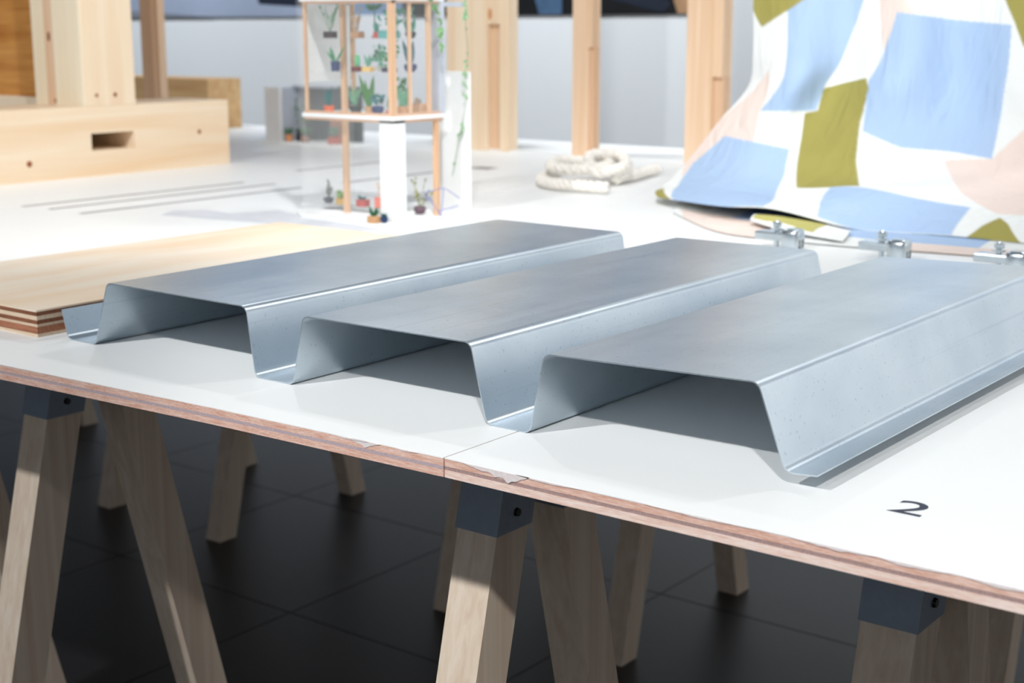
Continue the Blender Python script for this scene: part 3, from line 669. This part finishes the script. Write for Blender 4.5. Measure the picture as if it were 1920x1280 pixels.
# miniature plants ------------------------------------------------
def leaf(bm, base, tip, width, fold=0.25, seg=4):
    """a thin folded leaf blade from base to tip"""
    b_ = Vector(base); e = Vector(tip); d = e - b_; side = d.cross(Vector((0.3, -1, 0.2)))
    if side.length < 1e-6: side = Vector((1, 0, 0))
    width *= 1.35; side.normalize(); nrm = side.cross(d).normalized(); prev = None
    for i in range(seg + 1):
        s = i / seg; wd = width * (math.sin(math.pi * (0.12 + 0.88 * s)) * 0.5 + 0.02); c = b_ + d * s + nrm * (0.10 * d.length * s * s)
        cur = (bm.verts.new(c - side * wd + nrm * wd * fold), bm.verts.new(c), bm.verts.new(c + side * wd + nrm * wd * fold))
        if prev:
            bm.faces.new((prev[0], prev[1], cur[1], cur[0])); bm.faces.new((prev[1], prev[2], cur[2], cur[1]))
        prev = cur
def plant(label, pos, pot, potcol, kind, leafcol, h, spread=0.018, seed=1, name='miniature_plant', ps=(.011, .012)):
    t = thing(name, label, 'plant', pos, 'miniature potted plants of the building model'); x, y, z = pos; r = random.Random(seed)
    pm = pmat('pot_%d_%d_%d' % potcol, potcol, 0.7); lm = pmat('leaf_%d_%d_%d' % leafcol, leafcol, 0.7, noise=(150, 0.2))
    w_, ph = ps[0] * 1.1, ps[1] * 1.1; h *= 1.08; spread *= 1.2; z += 0.0002; b_ = bmesh.new()
    if pot == 'box': box(b_, x - w_, x + w_, y - w_ * .7, y + w_ * .7, z, z + ph, bev=.0006)
    elif pot == 'cup': lathe(b_, [(w_ * .85, 0), (w_, ph * .95), (w_ * .95, ph), (w_ * .8, ph), (w_ * .78, ph * .85)], (x, y, z), 14)
    else: lathe(b_, [(w_ * .6, 0), (w_ * .95, ph * .45), (w_, ph * .8), (w_ * .8, ph), (w_ * .65, ph * .9)], (x, y, z), 14)
    finish('pot', b_, pm, t, smooth=False)
    b_ = bmesh.new(); zb = z + ph * 0.8; stems = []
    def stem(p0, p1, rad=.0006):
        tube(b_, catmull([p0, ((p0[0] + p1[0]) / 2 + r.uniform(-.002, .002), (p0[1] + p1[1]) / 2, (p0[2] + p1[2]) / 2), p1], 3), rad, 5)
    if kind == 'blades':
        for i in range(7):
            a = r.uniform(0, 6.28); s = spread * r.uniform(.3, 1); leaf(b_, (x, y, zb), (x + s * math.cos(a), y + s * .6 * math.sin(a), zb + h * r.uniform(.6, 1)), .004)
    elif kind == 'snake':
        for i, (dx, hh) in enumerate(((-.016, 1.0), (-.006, .85), (.008, .9), (.014, 1.0), (.002, .6), (-.011, .7))): leaf(b_, (x + dx * .15, y, zb), (x + dx * spread / .018, y + r.uniform(-.004, .004), zb + h * hh), .0075, .15)
    elif kind == 'twigs':
        for i in range(8):
            a = r.uniform(0, 6.28); s = spread * r.uniform(.3, 1); tip = (x + s * math.cos(a), y + s * .5 * math.sin(a), zb + h * r.uniform(.35, 1)); stem((x, y, zb), tip)
            for k in range(3):
                q = r.uniform(.5, 1); p = [x + (tip[0] - x) * q, y + (tip[1] - y) * q, zb + (tip[2] - zb) * q]; leaf(b_, p, (p[0] + r.uniform(-.008, .008), p[1], p[2] + r.uniform(-.002, .008)), .0035)
    elif kind == 'bush':
        for i in range(38):
            a = r.uniform(0, 6.28); s = spread * math.sqrt(r.random()); p = (x + s * math.cos(a), y + s * .6 * math.sin(a), zb + h * r.uniform(.25, .95))
            leaf(b_, p, (p[0] + r.uniform(-.009, .009), p[1] + r.uniform(-.004, .004), p[2] + r.uniform(.001, .009)), .0052)
        stem((x, y, zb), (x, y, zb + h * .7), .001)
    elif kind == 'cactus':
        lathe(b_, [(.003, 0), (.0055, h * .3), (.0052, h * .7), (.003, h * .95), (.0006, h)], (x, y, zb), 9)
    elif kind == 'palm':
        stem((x, y, zb), (x, y, zb + h * .8), .0014)
        for i in range(12):
            a = i * .55; leaf(b_, (x, y, zb + h * .8), (x + spread * math.cos(a), y + spread * .6 * math.sin(a), zb + h * (.78 + .2 * r.random())), .0045)
    elif kind == 'curl':
        for ph_, sg in ((0, 1), (0.6, -1)):
            pts = [(x + sg * spread * .7 * math.sin(q * 3.6 + ph_) * (1 - q * .2), y, zb + h * q) for q in [i / 9 for i in range(10)]]
            tube(b_, pts, [.0030 * (1 - .6 * i / 9) for i in range(10)], 6)
        for i in range(5): leaf(b_, (x, y, zb), (x + r.uniform(-1, 1) * spread, y, zb + h * r.uniform(.2, .6)), .006)
    elif kind == 'climb':
        stem((x, y, zb), (x + .002, y, zb + h), .0008)
        for i in range(34):
            q = i / 34; p = (x + r.uniform(-.3, .3) * spread, y + r.uniform(-.004, .004), zb + h * q); leaf(b_, p, (p[0] + r.uniform(-.011, .011), p[1], p[2] + r.uniform(-.004, .008)), .006)
    finish('foliage', b_, lm, t)
    return t
SA, SB, SC = 0.3535, 0.289, 0.2072
NAVY, DRED, TAN, YEL, CORAL, CHAR, TEALP = (38, 58, 104), (104, 34, 36), (196, 150, 112), (224, 188, 116), (222, 112, 92), (54, 60, 64), (92, 178, 172)
G1, G2, G3, G4, G5 = (112, 164, 126), (60, 140, 96), (72, 158, 140), (66, 124, 60), (44, 110, 112)
plant('wispy model plant in a near-black pot, top shelf left', (-2.114, 2.165, SA), 'box', (52, 34, 44), 'twigs', G1, .056, .022, 1)
plant('model plant with sparse leaves beside a navy cup, middle shelf left', (-2.087, 2.150, SB), 'cup', NAVY, 'blades', G2, .034, .024, 2, ps=(.009, .018))
plant('dark-leaved model plant in an orange pot on the model floor', (-2.108, 2.150, SC), 'cup', (226, 110, 70), 'blades', G5, .042, .012, 3, ps=(.010, .012))
plant('dry branching model plant in a tan pot, top shelf', (-2.040, 2.165, SA), 'box', TAN, 'twigs', (196, 168, 140), .048, .014, 4)
plant('tiny model palm tree with a thin trunk, top shelf', (-2.030, 2.205, SA), 'box', (150, 120, 100), 'palm', G2, .060, .018, 5, ps=(.005, .005))
plant('leafy model plant in a red pot, top shelf beside the corner post', (-1.986, 2.165, SA), 'cup', (214, 84, 88), 'blades', G3, .022, .012, 6, ps=(.008, .011))
plant('upright green model cactus in a dark red pot', (-2.032, 2.155, SB), 'box', DRED, 'cactus', (92, 186, 128), .024, .01, 7, ps=(.010, .009))
plant('model plant with a blue-green leaf in a yellow pot', (-2.008, 2.160, SB), 'box', YEL, 'blades', (96, 156, 136), .030, .014, 8, ps=(.010, .009))
plant('tall climbing green model plant on the middle shelf', (-1.992, 2.215, SB), 'cup', (150, 140, 130), 'climb', (96, 168, 104), .056, .020, 9, ps=(.006, .008))
plant('thin-stemmed model plant in a charcoal pot on the model floor', (-2.034, 2.150, SC), 'cup', CHAR, 'twigs', G1, .044, .010, 10, ps=(.011, .014))
plant('model snake plant with broad upright leaves in a tan pot', (-2.012, 2.165, SC), 'cup', TAN, 'snake', G4, .060, .020, 11, ps=(.008, .013))
plant('teal-leaved model plant in a navy pot on the model floor', (-1.975, 2.150, SC), 'round', NAVY, 'bush', G5, .022, .012, 12, ps=(.011, .015))
plant('big teal model plant with curling leaves in a teal pot, top shelf', (-1.957, 2.166, SA), 'box', TEALP, 'bush', G3, .040, .022, 13, ps=(.016, .014))
plant('bushy dark green model plant in a navy dish, middle shelf', (-1.957, 2.166, SB), 'box', (40, 44, 70), 'bush', G2, .040, .020, 14, ps=(.012, .008))
plant('small green model plant in a coral pot near the corner post', (-1.937, 2.142, SC), 'cup', CORAL, 'blades', G2, .030, .008, 15, ps=(.007, .009))
plant('model cactus rising from a tan box on the model floor', (-1.940, 2.188, SC), 'box', TAN, 'snake', (92, 150, 120), .040, .014, 16, ps=(.014, .014))
plant('model plant with one curled teal leaf in a dark pot, top shelf right', (-1.935, 2.205, SA), 'round', (44, 48, 58), 'curl', G3, .046, .014, 17, ps=(.010, .012))
plant('blue-leaved model plant in a navy pot, middle shelf right', (-1.935, 2.203, SB), 'round', NAVY, 'snake', (46, 112, 130), .046, .014, 18, ps=(.012, .014))
plant('low model plant in a woven tan basket on the model floor', (-1.932, 2.218, SC), 'box', (200, 164, 134), 'twigs', (190, 176, 160), .014, .010, 19, ps=(.015, .018))
plant('grey twiggy model plant in a navy pot on the low shelf', (-2.168, 2.203, .0147), 'round', (36, 44, 74), 'twigs', (120, 124, 116), .034, .012, 20, ps=(.010, .011))
plant('low green model plant in a mustard box on the low shelf', (-2.128, 2.203, .0147), 'box', (206, 166, 92), 'bush', (136, 170, 100), .012, .010, 21, ps=(.011, .012))
plant('spiky model succulent in a red box on the low shelf', (-2.070, 2.203, .0147), 'box', (192, 84, 78), 'blades', G5, .012, .012, 22, ps=(.011, .013))
plant('pale dried model plant in a coral cup on the low shelf', (-2.026, 2.205, .0147), 'box', (238, 132, 112), 'twigs', (226, 212, 200), .050, .020, 23, ps=(.008, .020))
plant('dark green model agave in a tan box in front of the white column', (-1.932, 2.086, .004), 'box', (196, 152, 110), 'blades', (36, 104, 70), .020, .014, 24, ps=(.010, .012))
plant('tiny model plant in a navy pot against the white column', (-1.917, 2.099, .004), 'round', (28, 52, 92), 'blades', (40, 90, 90), .008, .007, 25, ps=(.007, .011))
plant('olive and violet model plant in a purple-grey bag pot', (-1.952, 2.245, .004), 'round', (118, 96, 108), 'twigs', (150, 152, 92), .055, .030, 26, ps=(.012, .014))
plant('model plant in a dark red dish on the upper floor', (-2.03, 2.14, .438), 'box', (120, 50, 46), 'bush', G2, .03, .02, 27, ps=(.02, .01))
plant('model plant in a mustard dish on the upper floor', (-2.115, 2.14, .438), 'box', (206, 170, 100), 'bush', G2, .03, .02, 28, ps=(.012, .01))
plant('pale green trailing model plant at the back of the top shelf', (-1.990, 2.228, SA), 'cup', (214, 206, 196), 'bush', (110, 178, 138), .042, .026, 35, ps=(.007, .010))
plant('spreading sea-green model plant at the back of the middle shelf', (-2.045, 2.232, SB), 'cup', (206, 200, 190), 'climb', (92, 172, 136), .040, .034, 36, ps=(.006, .008))
plant('dense green model climber at the back of the model floor', (-1.985, 2.232, SC), 'cup', (190, 170, 150), 'climb', (84, 150, 96), .055, .030, 37, ps=(.008, .010))
plant('light teal model fern at the back of the model floor by the left stick', (-2.118, 2.232, SC), 'cup', (206, 170, 150), 'blades', (100, 172, 150), .045, .016, 38, ps=(.007, .010))
# hanging ivy and blue wire figure
def ivy(label, pts, col, seed, n):
    r = random.Random(seed); b_ = bmesh.new(); path = catmull(pts, 8); tube(b_, path, .0006, 5)
    t = thing('hanging_ivy', label, 'plant', tuple(pts[-1])); finish('stem', b_, pmat('ivy_stem', (130, 150, 110), .7), t)
    b_ = bmesh.new()
    for i in range(n):
        p = path[int(r.random() * (len(path) - 1))]; leaf(b_, p, (p.x + r.uniform(-.009, .009), p.y - r.uniform(0, .004), p.z + r.uniform(-.010, .004)), .005)
    finish('foliage', b_, pmat('ivy_leaf_%d' % seed, col, .7, noise=(150, .2)), t)
ivy('long hanging model ivy trailing past the white card panel', [(-1.8985, 2.327, .4262), (-1.896, 2.328, .415), (-1.894, 2.329, .405), (-1.898, 2.330, .376), (-1.893, 2.330, .324), (-1.899, 2.330, .281), (-1.902, 2.331, .217), (-1.916, 2.332, .163), (-1.938, 2.332, .075)], (146, 184, 142), 3, 34)
ivy('short model ivy hanging from the upper floor by the grey post', [(-1.886, 2.20, .440), (-1.885, 2.215, .42), (-1.885, 2.232, .40), (-1.885, 2.238, .365), (-1.885, 2.240, .33)], (120, 168, 108), 5, 30)
b_ = bmesh.new()
for pts in ([(-1.893, 2.193, .057), (-1.893, 2.222, .058), (-1.893, 2.25, .060), (-1.893, 2.28, .046), (-1.893, 2.30, .035)], [(-1.893, 2.196, .052), (-1.893, 2.210, .040), (-1.893, 2.228, .020), (-1.893, 2.241, .0046)], [(-1.893, 2.25, .060), (-1.893, 2.246, .03), (-1.893, 2.241, .0046)], [(-1.893, 2.232, .016), (-1.893, 2.27, .018), (-1.893, 2.296, .021)], [(-1.893, 2.193, .057), (-1.893, 2.193, .046), (-1.893, 2.199, .040), (-1.893, 2.204, .049)]):
    tube(b_, catmull(pts, 5), .0007, 6)
tag(finish('wire_bicycle', b_, pmat('blue_wire', (92, 104, 196), .5), None, (-1.893, 2.241, 0.004)), 'thin blue wire figure leaning at the right wooden stick of the model', 'wire figure')

# small grey model behind
def grey_model():
    t = thing('box_model', 'small grey card model with greenery behind the building model', 'model', (-3.45, 3.5, 0))
    finish('front_panel', bx(-3.672, -3.600, 3.44, 3.452, 0.0, 0.180, bev=.001), card, t)
    finish('side_panel', bx(-3.612, -3.600, 3.452, 3.56, 0.0, 0.180), grey_card, t)
    finish('back_panel', bx(-3.60, -3.34, 3.555, 3.565, 0.0, 0.185), pmat('charcoal_card', (84, 92, 96), .8), t)
    finish('top_panel', bx(-3.60, -3.44, 3.50, 3.565, 0.180, 0.186), grey_card, t)
    finish('floor_plate', bx(-3.68, -3.30, 3.42, 3.57, 0.0, 0.004), card, t)
    finish('brown_panel', bx(-3.40, -3.33, 3.47, 3.475, 0.004, 0.085), pmat('brown_card', (176, 132, 112), .8), t)
    return t
grey_model()
plant('leafy green plant in a black pot inside the grey card model', (-3.555, 3.50, .0045), 'cup', (34, 30, 30), 'bush', (96, 130, 84), .10, .028, 31, ps=(.02, .035))
plant('small plant in an orange pot in front of the grey card model', (-3.575, 3.455, .0045), 'cup', (206, 142, 96), 'bush', (80, 120, 90), .02, .012, 32, ps=(.012, .020))
plant('small plant in a brown pot in front of the grey card model', (-3.50, 3.455, .0045), 'cup', (150, 110, 96), 'bush', (110, 150, 120), .03, .018, 33, ps=(.014, .018))
plant('reddish model plant beside the brown card panel', (-3.37, 3.455, .0045), 'box', (196, 110, 96), 'bush', (110, 150, 130), .03, .018, 34, ps=(.016, .020))
